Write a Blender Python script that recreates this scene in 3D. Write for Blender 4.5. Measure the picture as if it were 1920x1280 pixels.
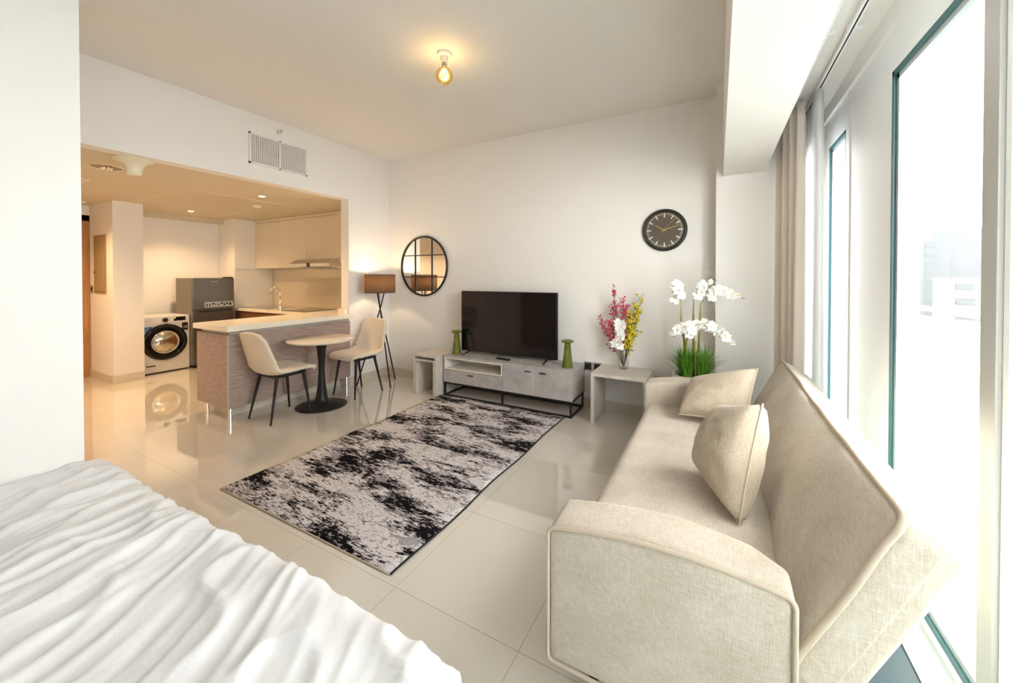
import bpy, bmesh, math, random
from mathutils import Vector, Matrix, noise
for o in list(bpy.data.objects): bpy.data.objects.remove(o)
S = bpy.context.scene
C = S.collection
PI = math.pi
random.seed(4)
# ------------------------------------------------------------ camera, world, light, exposure
cd = bpy.data.cameras.new('camera'); cam = bpy.data.objects.new('camera', cd); C.objects.link(cam)
cd.sensor_width = 36; cd.lens = 716/1920*36; cd.shift_y = -(640-526)/1920; cd.clip_start = .02; cd.clip_end = 3000
cam.location = (0, 0, 1.35); cam.rotation_euler = (math.radians(90-.64), 0, math.radians(28.3))
S.camera = cam
S.view_settings.view_transform = 'Standard'; S.view_settings.look = 'None'; S.view_settings.gamma = 1
S.view_settings.use_curve_mapping = False
S.view_settings.exposure = 1.45
W = bpy.data.worlds.new('sky'); S.world = W; W.use_nodes = True
W.node_tree.nodes['Background'].inputs[0].default_value = (1, .98, .955, 1)
W.node_tree.nodes['Background'].inputs[1].default_value = 7.5

def lamp(kind, name, loc, energy, col, **k):
    l = bpy.data.lights.new(name, kind); l.energy = energy; l.color = col
    for a, b in k.items(): setattr(l, a, b)
    o = bpy.data.objects.new(name, l); C.objects.link(o); o.location = loc
    return o
# sky portals in the window openings
for y0, y1 in ((-1.05, 3.55),):
    p = lamp('AREA', 'sky_portal', (.80, (y0+y1)/2, 1.2), 1, (1, 1, 1), shape='RECTANGLE', size=2.5, size_y=y1-y0)
    p.rotation_euler = (0, PI/2, 0); p.data.cycles.is_portal = True
# ------------------------------------------------------------ materials
def nt(m): return m.node_tree.nodes, m.node_tree.links
def mat(name, col, rough=.5, metal=0, bump=0, bscale=60, var=0, vscale=8, stretch=(1, 1, 1), spec=.5, coat=0, trans=0, ior=1.45, emit=None, es=0, sheen=0):
    m = bpy.data.materials.new(name); m.use_nodes = True
    n, l = nt(m); b = n['Principled BSDF']
    b.inputs['Base Color'].default_value = (*col, 1); b.inputs['Roughness'].default_value = rough
    b.inputs['Metallic'].default_value = metal; b.inputs['Specular IOR Level'].default_value = spec
    b.inputs['Coat Weight'].default_value = coat; b.inputs['Transmission Weight'].default_value = trans; b.inputs['IOR'].default_value = ior
    b.inputs['Sheen Weight'].default_value = sheen
    if emit: b.inputs['Emission Color'].default_value = (*emit, 1); b.inputs['Emission Strength'].default_value = es
    if bump or var:
        tc = n.new('ShaderNodeTexCoord'); mp = n.new('ShaderNodeMapping'); mp.inputs['Scale'].default_value = stretch
        l.new(tc.outputs['Object'], mp.inputs[0])
    if bump:
        t = n.new('ShaderNodeTexNoise'); t.inputs['Scale'].default_value = bscale; t.inputs['Detail'].default_value = 4
        l.new(mp.outputs[0], t.inputs['Vector'])
        bp = n.new('ShaderNodeBump'); bp.inputs['Strength'].default_value = bump; bp.inputs['Distance'].default_value = .01
        l.new(t.outputs[0], bp.inputs['Height']); l.new(bp.outputs[0], b.inputs['Normal'])
    if var:
        t = n.new('ShaderNodeTexNoise'); t.inputs['Scale'].default_value = vscale; t.inputs['Detail'].default_value = 6; t.inputs['Roughness'].default_value = .65
        l.new(mp.outputs[0], t.inputs['Vector'])
        r = n.new('ShaderNodeValToRGB'); r.color_ramp.elements[0].position = .3; r.color_ramp.elements[1].position = .7
        r.color_ramp.elements[0].color = (*[c*(1-var) for c in col], 1); r.color_ramp.elements[1].color = (*[min(1, c*(1+var)) for c in col], 1)
        l.new(t.outputs[0], r.inputs[0]); l.new(r.outputs[0], b.inputs['Base Color'])
    return m
M = {}
M['wall'] = mat('wall_paint', (.90, .88, .855), .6, bump=.02, bscale=200, spec=.3)
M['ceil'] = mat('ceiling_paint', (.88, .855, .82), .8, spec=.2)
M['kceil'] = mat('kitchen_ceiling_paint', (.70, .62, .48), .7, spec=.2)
M['white'] = mat('white_aluminium', (.92, .93, .93), .35)
M['grey_al'] = mat('grey_aluminium', (.50, .49, .46), .4, metal=.2)
M['gasket'] = mat('teal_gasket', (.04, .14, .16), .35)
M['black'] = mat('black_metal', (.012, .012, .013), .38)
M['blackgloss'] = mat('black_gloss', (.008, .008, .009), .06)
M['blackrub'] = mat('dark_plastic', (.02, .02, .02), .5)
M['steel'] = mat('steel', (.62, .62, .60), .22, metal=1)
M['chrome'] = mat('chrome', (.85, .85, .86), .08, metal=1)
M['mirror'] = mat('mirror_glass', (.93, .93, .92), .0, metal=1)
M['quartz'] = mat('counter_quartz', (.90, .84, .72), .18, var=.03, vscale=30)
M['gloss'] = mat('glossy_cream_laminate', (.84, .76, .63), .15)
M['creamw'] = mat('white_gloss_door', (.86, .82, .75), .25)
M['splash'] = mat('cream_glass_splashback', (.78, .68, .52), .04, coat=.5)
M['conc'] = mat('concrete_laminate', (.46, .44, .43), .5, var=.22, vscale=5, bump=.02)
M['ashwood'] = mat('pale_ash_laminate', (.63, .59, .53), .5, var=.22, vscale=5, stretch=(3, 30, 3), bump=.04, bscale=30)
M['ashwoodv'] = mat('pale_ash_laminate_upright', (.63, .59, .53), .5, var=.22, vscale=5, stretch=(20, 20, 1.6), bump=.04, bscale=30)
M['woodp'] = mat('grey_oak_panel', (.40, .305, .27), .42, var=.36, vscale=4, stretch=(2.5, 1.6, 32), bump=.06, bscale=18)
M['cabwood'] = mat('brown_cabinet_wood', (.30, .13, .06), .35, var=.3, vscale=6, stretch=(1, 1, 12))
M['doorwood'] = mat('orange_brown_door_veneer', (.42, .20, .07), .4, var=.25, vscale=3, stretch=(14, 14, 1))
M['chair'] = mat('cream_leatherette', (.80, .70, .57), .55, bump=.05, bscale=120, sheen=.2)
M['green'] = mat('olive_glaze', (.12, .15, .012), .14, coat=.5)
M['gold'] = mat('gold_trim', (.85, .62, .25), .25, metal=1)
M['pot'] = mat('grey_ribbed_ceramic', (.60, .57, .53), .6, bump=.05)
M['leaf'] = mat('grass_green', (.13, .34, .03), .4, var=.5, vscale=30)
M['stem'] = mat('orchid_stem_green', (.30, .27, .08), .5, var=.3, vscale=25)
M['twig'] = mat('dark_twig', (.10, .07, .05), .6)
M['petal'] = mat('white_petal', (.93, .92, .90), .5)
M['pink'] = mat('pink_berry', (.72, .06, .14), .35)
M['yellow'] = mat('yellow_blossom', (.80, .66, .04), .45)
M['ygreen'] = mat('yellow_green_leaf', (.32, .34, .04), .5)
M['soil'] = mat('dark_soil', (.03, .022, .015), .9, bump=.4)
M['skirt'] = mat('beige_tile_skirting', (.70, .64, .54), .2)
M['wmwhite'] = mat('appliance_white', (.80, .80, .80), .3)
M['fridge'] = mat('dark_inox', (.17, .165, .15), .28, metal=.85, bump=.01, bscale=300)
M['fridgeside'] = mat('fridge_side_grey', (.26, .23, .19), .45)
M['blue'] = mat('blue_sticker', (.01, .16, .45), .4)
M['label'] = mat('label_grey', (.50, .52, .55), .4)
M['drum'] = mat('steel_drum', (.55, .50, .40), .2, metal=1, var=.3, vscale=20)
M['dkteal'] = mat('glass_edge_green', (.004, .05, .045), .3); M['rail'] = mat('grey_handrail', (.03, .034, .034), .5)
M['sill'] = mat('grey_marble_sill', (.50, .55, .56), .2)
M['floor_shade'] = mat('painted_floor_shade', (.014, .035, .045), .4)  # dark colour stands in for shaded floor beside the sill
M['marble'] = mat('cream_marble_top', (.84, .76, .64), .18, var=.06, vscale=9)
M['darkface'] = mat('clock_face', (.115, .095, .07), .15, coat=.6)
M['clockrim'] = mat('clock_rim', (.022, .024, .018), .35)
M['ivory'] = mat('ivory_mark', (.9, .86, .76), .5)
M['grille'] = mat('grille_slat', (.83, .79, .76), .5)
M['dark'] = mat('dark_recess', (.02, .018, .016), .8)
M['plasticw'] = mat('white_plastic', (.88, .86, .82), .4)
M['fixture'] = mat('cream_fixture', (.84, .78, .62), .35)
M['tower'] = mat('hazy_blue_tower', (.036, .043, .050), .5, var=.05, vscale=.05)
M['tower2'] = mat('pale_concrete', (.07, .07, .07), .6)
M['twin'] = mat('tower_window_tint', (.022, .032, .034), .3)
M['ground'] = mat('pale_ground', (.030, .040, .036), .8)
M['bdeck'] = mat('balcony_tile', (.42, .46, .44), .4, var=.05, vscale=6)
M['bceil'] = mat('balcony_soffit', (.80, .80, .76), .7)
M['paint_panel'] = mat('panel_board_paint', (.36, .26, .13), .5)
M['bulbem'] = mat('filament_glow', (1, .8, .4), .4, emit=(1, .72, .35), es=8)
M['dlight'] = mat('downlight_glow', (1, .9, .7), .4, emit=(1, .78, .50), es=9)
M['display'] = mat('display', (.01, .01, .012), .15)
M['led'] = mat('green_led', (.5, .8, .05), .4, emit=(.6, .9, .1), es=1)
M['sheet'] = mat('sofa_underside_cloth', (.20, .18, .16), .9)
M['wicker'] = mat('dark_slot', (.05, .05, .05), .6)

def fabric(name, c1, c2, sc=1.0, bump=.35):
    m = bpy.data.materials.new(name); m.use_nodes = True; n, l = nt(m); b = n['Principled BSDF']
    b.inputs['Roughness'].default_value = .9; b.inputs['Specular IOR Level'].default_value = .15; b.inputs['Sheen Weight'].default_value = .25
    tc = n.new('ShaderNodeTexCoord')
    outs = []
    for st in ((40, 420, 420), (420, 40, 40)):
        mp = n.new('ShaderNodeMapping'); mp.inputs['Scale'].default_value = [q_*sc for q_ in st]
        t = n.new('ShaderNodeTexNoise'); t.inputs['Scale'].default_value = 1; t.inputs['Detail'].default_value = 3
        l.new(tc.outputs['Object'], mp.inputs[0]); l.new(mp.outputs[0], t.inputs['Vector']); outs.append(t.outputs[0])
    big = n.new('ShaderNodeTexNoise'); big.inputs['Scale'].default_value = 6; big.inputs['Detail'].default_value = 5
    l.new(tc.outputs['Object'], big.inputs['Vector'])
    a = n.new('ShaderNodeMath'); a.operation = 'ADD'; l.new(outs[0], a.inputs[0]); l.new(outs[1], a.inputs[1])
    a2 = n.new('ShaderNodeMath'); a2.operation = 'MULTIPLY_ADD'; l.new(big.outputs[0], a2.inputs[0]); a2.inputs[1].default_value = .9; l.new(a.outputs[0], a2.inputs[2])
    r = n.new('ShaderNodeMapRange'); r.inputs[1].default_value = 1.1; r.inputs[2].default_value = 1.8; l.new(a2.outputs[0], r.inputs[0])
    mx = n.new('ShaderNodeMix'); mx.data_type = 'RGBA'; mx.inputs['A'].default_value = (*c1, 1); mx.inputs['B'].default_value = (*c2, 1)
    l.new(r.outputs[0], mx.inputs['Factor']); l.new(mx.outputs['Result'], b.inputs['Base Color'])
    bp = n.new('ShaderNodeBump'); bp.inputs['Strength'].default_value = bump; bp.inputs['Distance'].default_value = .003
    l.new(a.outputs[0], bp.inputs['Height']); l.new(bp.outputs[0], b.inputs['Normal'])
    return m
M['sofa'] = fabric('oatmeal_linen', (.50, .43, .335), (.71, .645, .555))
M['cushion'] = fabric('tan_linen', (.41, .335, .24), (.62, .54, .43), 1.0)
M['piping'] = mat('piping_linen', (.60, .51, .40), .9)
M['drape'] = mat('beige_drape_cloth', (.86, .78, .70), .9, bump=.03, bscale=400, spec=.1)
M['shadecl'] = fabric('brown_lampshade_linen', (.10, .075, .05), (.20, .15, .10), 2)
def translucent(name, col, f):
    m = bpy.data.materials.new(name); m.use_nodes = True; n, l = nt(m); n.remove(n['Principled BSDF'])
    d = n.new('ShaderNodeBsdfDiffuse'); t = n.new('ShaderNodeBsdfTranslucent'); mx = n.new('ShaderNodeMixShader')
    d.inputs[0].default_value = (*col, 1); t.inputs[0].default_value = (*col, 1); mx.inputs[0].default_value = f
    l.new(d.outputs[0], mx.inputs[1]); l.new(t.outputs[0], mx.inputs[2]); l.new(mx.outputs[0], n['Material Output'].inputs[0])
    return m
M['sheer'] = translucent('white_sheer_cloth', (.93, .94, .95), .5)
M['shadeglow'] = translucent('brown_lampshade_cloth', (.36, .23, .13), .4)
M['duvet'] = mat('white_cotton', (.87, .87, .885), .85, bump=.04, bscale=90, spec=.15, sheen=.1)
def glass(name, tint, refl=.035):
    m = bpy.data.materials.new(name); m.use_nodes = True; n, l = nt(m); n.remove(n['Principled BSDF'])
    t = n.new('ShaderNodeBsdfTransparent'); t.inputs[0].default_value = (*tint, 1)
    g = n.new('ShaderNodeBsdfGlossy'); g.inputs['Roughness'].default_value = 0
    fr = n.new('ShaderNodeLayerWeight'); fr.inputs[0].default_value = .5
    pw = n.new('ShaderNodeMath'); pw.operation = 'POWER'; l.new(fr.outputs['Facing'], pw.inputs[0]); pw.inputs[1].default_value = 4
    ma = n.new('ShaderNodeMath'); ma.operation = 'MULTIPLY_ADD'; l.new(pw.outputs[0], ma.inputs[0]); ma.inputs[1].default_value = .6; ma.inputs[2].default_value = refl
    mx = n.new('ShaderNodeMixShader'); l.new(ma.outputs[0], mx.inputs[0])
    l.new(t.outputs[0], mx.inputs[1]); l.new(g.outputs[0], mx.inputs[2]); l.new(mx.outputs[0], n['Material Output'].inputs[0])
    return m
M['pane'] = glass('window_glass', (.99, .992, .985))
M['balglass'] = glass('green_balustrade_glass', (.90, .965, .95))
M['vaseg'] = glass('vase_glass', (.86, .89, .88))
M['amber'] = glass('amber_bulb_glass', (.97, .80, .42), .06)
# floor: polished beige porcelain 60 x 60
m = bpy.data.materials.new('polished_porcelain'); m.use_nodes = True; n, l = nt(m); b = n['Principled BSDF']
g = n.new('ShaderNodeNewGeometry'); sp = n.new('ShaderNodeSeparateXYZ'); l.new(g.outputs['Position'], sp.inputs[0])
def mth(op, a, b_=None, c=None):
    q = n.new('ShaderNodeMath'); q.operation = op
    for i, v in enumerate((a, b_, c)):
        if v is None: continue
        if isinstance(v, (int, float)): q.inputs[i].default_value = v
        else: l.new(v, q.inputs[i])
    return q.outputs[0]
ds = []; cells = []
for k, off in ((0, 1.225), (1, -.008)):
    v = mth('MULTIPLY', mth('ADD', sp.outputs[k], off), 1/.6)
    f = mth('FRACT', mth('ADD', v, 100.5)); d = mth('ABSOLUTE', mth('SUBTRACT', f, .5)); ds.append(d)
    cells.append(mth('FLOOR', mth('ADD', v, 100)))
dm = mth('MINIMUM', ds[0], ds[1]); gr = mth('LESS_THAN', dm, .0021)
cv = n.new('ShaderNodeCombineXYZ'); l.new(cells[0], cv.inputs[0]); l.new(cells[1], cv.inputs[1])
wn = n.new('ShaderNodeTexWhiteNoise'); l.new(cv.outputs[0], wn.inputs[0])
ns = n.new('ShaderNodeTexNoise'); ns.inputs['Scale'].default_value = 3; ns.inputs['Detail'].default_value = 6; l.new(g.outputs['Position'], ns.inputs['Vector'])
fac = mth('ADD', mth('MULTIPLY', wn.outputs[0], .35), mth('MULTIPLY', ns.outputs[0], .65))
mx = n.new('ShaderNodeMix'); mx.data_type = 'RGBA'; l.new(fac, mx.inputs['Factor'])
mx.inputs['A'].default_value = (.70, .66, .585, 1); mx.inputs['B'].default_value = (.78, .74, .67, 1)
m2 = n.new('ShaderNodeMix'); m2.data_type = 'RGBA'; l.new(gr, m2.inputs['Factor']); l.new(mx.outputs['Result'], m2.inputs['A']); m2.inputs['B'].default_value = (.36, .30, .23, 1)
l.new(m2.outputs['Result'], b.inputs['Base Color'])
l.new(mth('MULTIPLY_ADD', gr, .4, .02), b.inputs['Roughness']); b.inputs['IOR'].default_value = 1.6; b.inputs['Coat Weight'].default_value = 1; b.inputs['Coat Roughness'].default_value = .008; b.inputs['Coat IOR'].default_value = 1.7
M['floor'] = m
# rug: abstract black, grey and white streaks
m = bpy.data.materials.new('abstract_rug_pile'); m.use_nodes = True; n, l = nt(m); b = n['Principled BSDF']
b.inputs['Roughness'].default_value = .95; b.inputs['Specular IOR Level'].default_value = .05
tc = n.new('ShaderNodeTexCoord')
def nz(scale, st, det=4, rough=.6, src=None):
    mp = n.new('ShaderNodeMapping'); mp.inputs['Scale'].default_value = st; l.new(src or tc.outputs['Object'], mp.inputs[0])
    t = n.new('ShaderNodeTexNoise'); t.inputs['Scale'].default_value = scale; t.inputs['Detail'].default_value = det; t.inputs['Roughness'].default_value = rough
    l.new(mp.outputs[0], t.inputs['Vector']); return t.outputs[0]
# pixelated weave coordinates
sn = n.new('ShaderNodeVectorMath'); sn.operation = 'SNAP'; sn.inputs[1].default_value = (.011, .0055, 1); l.new(tc.outputs['Object'], sn.inputs[0])
px = sn.outputs[0]
big = nz(1, (1.7, 4.6, 1), 4, .62); med = nz(1, (9, 40, 1), 3, .65, px); fine = nz(1, (26, 170, 1), 2, .6, px)
v = mth('ADD', mth('MULTIPLY', big, 1.45), mth('ADD', mth('MULTIPLY', med, .65), mth('MULTIPLY', fine, .75)))
v = mth('SUBTRACT', v, .945)
def stepramp(val, els):
    r = n.new('ShaderNodeValToRGB'); cr = r.color_ramp; cr.interpolation = 'CONSTANT'
    cr.elements[0].position = 0; cr.elements[0].color = (*els[0][1], 1); cr.elements[1].position = els[1][0]; cr.elements[1].color = (*els[1][1], 1)
    for p, c in els[2:]: e = cr.elements.new(p); e.color = (*c, 1)
    l.new(val, r.inputs[0]); return r.outputs[0]
col = stepramp(v, [(0, (.012, .010, .012)), (.385, (.05, .045, .048)), (.405, (.27, .245, .25)), (.47, (.48, .45, .455)), (.505, (.70, .665, .67)), (.62, (.62, .58, .585)), (.70, (.34, .31, .315)), (.735, (.70, .66, .66))])
gp = nz(1, (5, 7, 1), 4, .7, px); gm = mth('GREATER_THAN', gp, .60)
mx = n.new('ShaderNodeMix'); mx.data_type = 'RGBA'; l.new(mth('MULTIPLY', gm, .85), mx.inputs['Factor']); l.new(col, mx.inputs['A']); mx.inputs['B'].default_value = (.33, .30, .31, 1)
l.new(mx.outputs['Result'], b.inputs['Base Color'])
bp = n.new('ShaderNodeBump'); bp.inputs['Strength'].default_value = .3; bp.inputs['Distance'].default_value = .004; l.new(fine, bp.inputs['Height']); l.new(bp.outputs[0], b.inputs['Normal'])
M['rug'] = m
# ------------------------------------------------------------ mesh helpers
def bx(bm, x0, x1, y0, y1, z0, z1, mi=0):
    r = bmesh.ops.create_cube(bm, size=1)
    vs = r['verts']
    for v_ in vs:
        v_.co = Vector((x0+(v_.co.x+.5)*(x1-x0), y0+(v_.co.y+.5)*(y1-y0), z0+(v_.co.z+.5)*(z1-z0)))
    return vs
def cyl(bm, p0, p1, r0, r1=None, seg=16, caps=True):
    r1 = r0 if r1 is None else r1
    p0 = Vector(p0); p1 = Vector(p1); d = p1-p0
    q = d.to_track_quat('Z', 'Y').to_matrix().to_4x4()
    r = bmesh.ops.create_cone(bm, cap_ends=caps, segments=seg, radius1=r0, radius2=r1, depth=d.length, matrix=Matrix.Translation((p0+p1)/2) @ q)
    return r['verts']
def tube(bm, pts, rad, seg=8, closed=False):
    pts = [Vector(p) for p in pts]; N = len(pts); rings = []
    up = Vector((0, 0, 1)); prev = None
    for i, p in enumerate(pts):
        if closed: t = pts[(i+1) % N]-pts[i-1]
        else: t = pts[min(i+1, N-1)]-pts[max(i-1, 0)]
        t.normalize()
        if prev is None:
            a = t.orthogonal().normalized()
        else:
            a = (prev-t*prev.dot(t)).normalized()
        prev = a; b_ = t.cross(a)
        r = rad[i] if isinstance(rad, (list, tuple)) else rad
        rings.append([bm.verts.new(p+a*r*math.cos(2*PI*k/seg)+b_*r*math.sin(2*PI*k/seg)) for k in range(seg)])
    for i in range(N if closed else N-1):
        A, B = rings[i], rings[(i+1) % N]
        off = 0
        if closed and i == N-1:
            off = min(range(seg), key=lambda o_: sum((A[k].co-B[(k+o_) % seg].co).length for k in range(seg)))
        for k in range(seg):
            bm.faces.new((A[k], A[(k+1) % seg], B[(k+1+off) % seg], B[(k+off) % seg]))
    if not closed:
        bm.faces.new(rings[0][::-1]); bm.faces.new(rings[-1])
def lathe(bm, prof, seg=32, c=(0, 0, 0), caps=True):
    rings = []
    for r, z in prof:
        rings.append([bm.verts.new((c[0]+r*math.cos(2*PI*k/seg), c[1]+r*math.sin(2*PI*k/seg), c[2]+z)) for k in range(seg)])
    for A, B in zip(rings, rings[1:]):
        for k in range(seg): bm.faces.new((A[k], A[(k+1) % seg], B[(k+1) % seg], B[k]))
    if caps:
        bm.faces.new(rings[0][::-1]); bm.faces.new(rings[-1])
def grid(bm, f, nu, nv):
    vs = [[bm.verts.new(f(i/nu, j/nv)) for j in range(nv+1)] for i in range(nu+1)]
    for i in range(nu):
        for j in range(nv): bm.faces.new((vs[i][j], vs[i+1][j], vs[i+1][j+1], vs[i][j+1]))
    return vs
def soft_box(bm, hx, hy, hz, r, f, n=20):
    """rounded, gridded box; f maps a rounded local point to its final place"""
    h = Vector((hx, hy, hz)); idx = {}
    def get(a):
        k = (round(a.x, 5), round(a.y, 5), round(a.z, 5))
        if k not in idx:
            q = Vector([max(-(h[i]-r), min(h[i]-r, a[i])) for i in range(3)]); d = a-q
            p = q+d.normalized()*r if d.length > 1e-7 else a.copy()
            idx[k] = bm.verts.new(f(p))
        return idx[k]
    def coords(i):
        L = h[i]; k = [-L, -L+r*.3, -L+r*.65]
        inner = [-(L-r)+2*(L-r)*t/n for t in range(n+1)]
        return k+inner+[L-r*.65, L-r*.3, L]
    cs = [coords(i) for i in range(3)]
    for ax in range(3):
        u, w = (ax+1) % 3, (ax+2) % 3
        for s in (-1, 1):
            for i in range(len(cs[u])-1):
                for j in range(len(cs[w])-1):
                    q = []
                    for a, b_ in ((i, j), (i+1, j), (i+1, j+1), (i, j+1)):
                        p = Vector((0, 0, 0)); p[ax] = s*h[ax]; p[u] = cs[u][a]; p[w] = cs[w][b_]; q.append(get(p))
                    if s < 0: q.reverse()
                    if len(set(q)) > 2:
                        try: bm.faces.new(q)
                        except ValueError: pass
def obj(name, bm, m, parent=None, smooth=None, bevel=0, seg=2, subsurf=0, loc=None, solid=0):
    bmesh.ops.recalc_face_normals(bm, faces=bm.faces)
    me = bpy.data.meshes.new(name); bm.to_mesh(me); bm.free()
    me.materials.append(M[m] if isinstance(m, str) else m)
    o = bpy.data.objects.new(name, me); C.objects.link(o)
    if parent: o.parent = parent
    if loc: o.location = loc
    if smooth:
        for p in me.polygons: p.use_smooth = True
        if smooth != 'all': me.set_sharp_from_angle(angle=math.radians(40))
    if solid: md = o.modifiers.new('s', 'SOLIDIFY'); md.thickness = solid; md.offset = 0
    if bevel:
        md = o.modifiers.new('b', 'BEVEL'); md.width = bevel; md.segments = seg; md.limit_method = 'ANGLE'
    if subsurf: md = o.modifiers.new('u', 'SUBSURF'); md.levels = md.render_levels = subsurf
    return o
def box(name, x0, x1, y0, y1, z0, z1, m, parent=None, bevel=0):
    bm = bmesh.new(); bx(bm, x0, x1, y0, y1, z0, z1); return obj(name, bm, m, parent, bevel=bevel)
def tag(o, label, cat, group=None, kind=None):
    o['label'] = label; o['category'] = cat
    if group: o['group'] = group
    if kind: o['kind'] = kind
    return o
def thing(name, label, cat, loc=(0, 0, 0), rz=0, group=None):
    o = bpy.data.objects.new(name, None); C.objects.link(o); o.location = loc; o.rotation_euler = (0, 0, rz)
    o.empty_display_size = .1
    return tag(o, label, cat, group)
def struct(o): o['kind'] = 'structure'; return o
def text(name, s, size, m, parent, loc, rot, ext=.0008):
    cu = bpy.data.curves.new(name, 'FONT'); cu.body = s; cu.size = size; cu.extrude = ext; cu.align_x = 'CENTER'; cu.align_y = 'CENTER'
    t = bpy.data.objects.new(name+'_tmp', cu); C.objects.link(t)
    dg = bpy.context.evaluated_depsgraph_get(); me = bpy.data.meshes.new_from_object(t.evaluated_get(dg))
    bpy.data.objects.remove(t)
    me.materials.clear(); me.materials.append(M[m])
    o = bpy.data.objects.new(name, me); C.objects.link(o); o.parent = parent; o.location = loc; o.rotation_euler = rot
    return o
# ------------------------------------------------------------ room shell
H = 2.94; KH = 2.30; XL = -4.0; YB = 3.84; XW = .70; YN = -2.3
struct(box('floor', -7.7, .80, -2.5, 4.3, -.15, 0, 'floor'))
struct(box('ceiling', -4.02, .06, -2.5, 3.95, H, H+.12, 'ceil'))
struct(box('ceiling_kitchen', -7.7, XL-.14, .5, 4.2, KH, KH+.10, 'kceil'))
struct(box('wall_back', -4.14, .9, YB, YB+.14, 0, H, 'wall'))
struct(box('wall_left_header', XL-.14, XL, .58, YB, KH, H, 'wall'))
struct(box('wall_left', XL-.14, XL, 3.19, YB, 0, KH, 'wall'))
struct(box('wall_right_column', -.015, .9, 3.62, YB, 0, H, 'wall'))
# beam with the curtain pocket beside it
struct(box('ceiling_beam', .036, .325, -2.5, 3.62, 2.18, H+.1, 'wall'))
struct(box('ceiling_curtain_pocket', .325, .9, -2.5, 3.62, 2.56, 2.66, 'ceil'))
struct(box('wall_window_head', .68, .9, -2.5, 3.62, 2.47, 2.56, 'wall'))
# wall at the head of the bed, its return with a door, the wall behind the camera
struct(box('wall_bed', -2.59, -2.45, YN, .58, 0, H, 'wall'))
bm = bmesh.new()
bx(bm, -2.66, -2.59, .44, .58, 0, H); bx(bm, -4.02, -3.42, .44, .58, 0, H); bx(bm, -3.42, -2.66, .44, .58, 2.08, H)
bx(bm, -7.7, -4.02, .44, .58, 0, KH)
struct(obj('wall_hall', bm, 'wall'))
d2 = box('door_2', -3.42, -2.66, .50, .54, 0, 2.08, 'doorwood'); struct(d2)
bm = bmesh.new(); bx(bm, -3.42, -3.36, .48, .60, 0, 2.08); bx(bm, -2.72, -2.66, .48, .60, 0, 2.08); bx(bm, -3.42, -2.66, .48, .60, 2.03, 2.09)
obj('door_frame', bm, 'doorwood', d2)
struct(box('wall_front', -2.6, .9, YN-.14, YN, 0, H, 'wall'))
# kitchen walls
struct(box('wall_kitchen_back', -7.0, XL-.14, 4.0, 4.14, 0, KH, 'wall'))
struct(box('wall_kitchen_left', -7.7, -7.5, 2.13, 4.1, 0, KH, 'wall'))
struct(box('wall_kitchen_column', -7.5, -7.0, 3.36, 4.14, 0, KH, 'wall'))
struct(box('wall_pillar', -7.5, -6.66, 1.84, 2.13, 0, KH, 'wall'))
struct(box('wall_entry', -7.7, -7.47, .58, 1.84, 2.17, KH, 'wall'))
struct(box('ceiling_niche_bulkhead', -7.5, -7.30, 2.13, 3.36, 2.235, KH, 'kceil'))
# entry door
d1 = box('door_1', -7.60, -7.50, .62, 1.84, 0, 2.17, 'doorwood'); struct(d1)
bm = bmesh.new(); bx(bm, -7.50, -7.455, 1.765, 1.84, 0, 2.17); bx(bm, -7.50, -7.455, .62, 1.84, 2.09, 2.17)
obj('door_frame', bm, 'doorwood', d1, bevel=.004)
bm = bmesh.new(); bx(bm, -7.50, -7.485, 1.725, 1.733, .02, 2.08); bx(bm, -7.50, -7.485, 1.690, 1.696, .02, 2.05)
obj('door_groove', bm, 'dark', d1)
# skirting
def sk(nm, *b): struct(box(nm, *b, 'skirt', bevel=.002))
sk('baseboard_back', -4.0, -.015, YB-.012, YB, 0, .10)
sk('baseboard_left', XL, XL+.012, 3.19, YB, 0, .10)
sk('baseboard_right', -.027, -.015, 3.62, YB, 0, .10)
sk('baseboard_column', -.015, .66, 3.608, 3.62, 0, .10)
sk('baseboard_pillar', -6.66, -6.648, 1.83, 2.13, 0, .10)
sk('baseboard_pillar_side', -7.47, -6.66, 1.828, 1.84, 0, .10)
sk('baseboard_jamb', XL-.14, XL, 3.178, 3.19, 0, .10)
# window sill strip, and a dark strip painting in the shade on the floor
struct(box('trim_1', .60, .70, -2.3, 3.60, 0, .012, 'sill'))
struct(box('trim_2', .36, .60, -2.3, 2.3, 0, .006, 'floor_shade'))
# windows: white frames with panes
def window(i, y0, y1, z0, z1, fy0, fy1):
    """pane y0..y1, z0..z1 inside a white frame fy0..fy1"""
    bm = bmesh.new()
    bx(bm, XW, XW+.10, fy0, y0, 0, 2.47); bx(bm, XW, XW+.10, y1, fy1, 0, 2.47)
    bx(bm, XW, XW+.10, y0, y1, z1, 2.47); bx(bm, XW, XW+.10, y0, y1, 0, z0)
    f = obj('window_%d' % i, bm, 'white'); struct(f)
    g_ = .022; bm = bmesh.new()
    for a in ((y0, y0+g_, z0, z1), (y1-g_, y1, z0, z1), (y0, y1, z0, z0+g_), (y0, y1, z1-g_, z1)):
        bx(bm, XW+.001, XW+.03, *a)
    obj('window_gasket', bm, 'gasket', f)
    bm = bmesh.new()
    for a in ((y0+g_, y0+2*g_, z0, z1), (y1-2*g_, y1-g_, z0, z1), (y0, y1, z0+g_, z0+2*g_), (y0, y1, z1-2*g_, z1-g_)):
        bx(bm, XW+.012, XW+.05, *a)
    obj('window_bead', bm, 'sill', f)
    box('window_pane', XW+.03, XW+.036, y0, y1, z0, z1, 'pane', f)
    return f
window(1, 3.09, 3.50, .06, 2.27, 3.01, 3.62)
w2 = window(2, 1.66, 2.38, .045, 2.285, 1.655, 2.99)
box('window_stile', XW-.012, XW+.10, 1.585, 1.66, 0, 2.47, 'grey_al', w2, bevel=.003)
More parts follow.
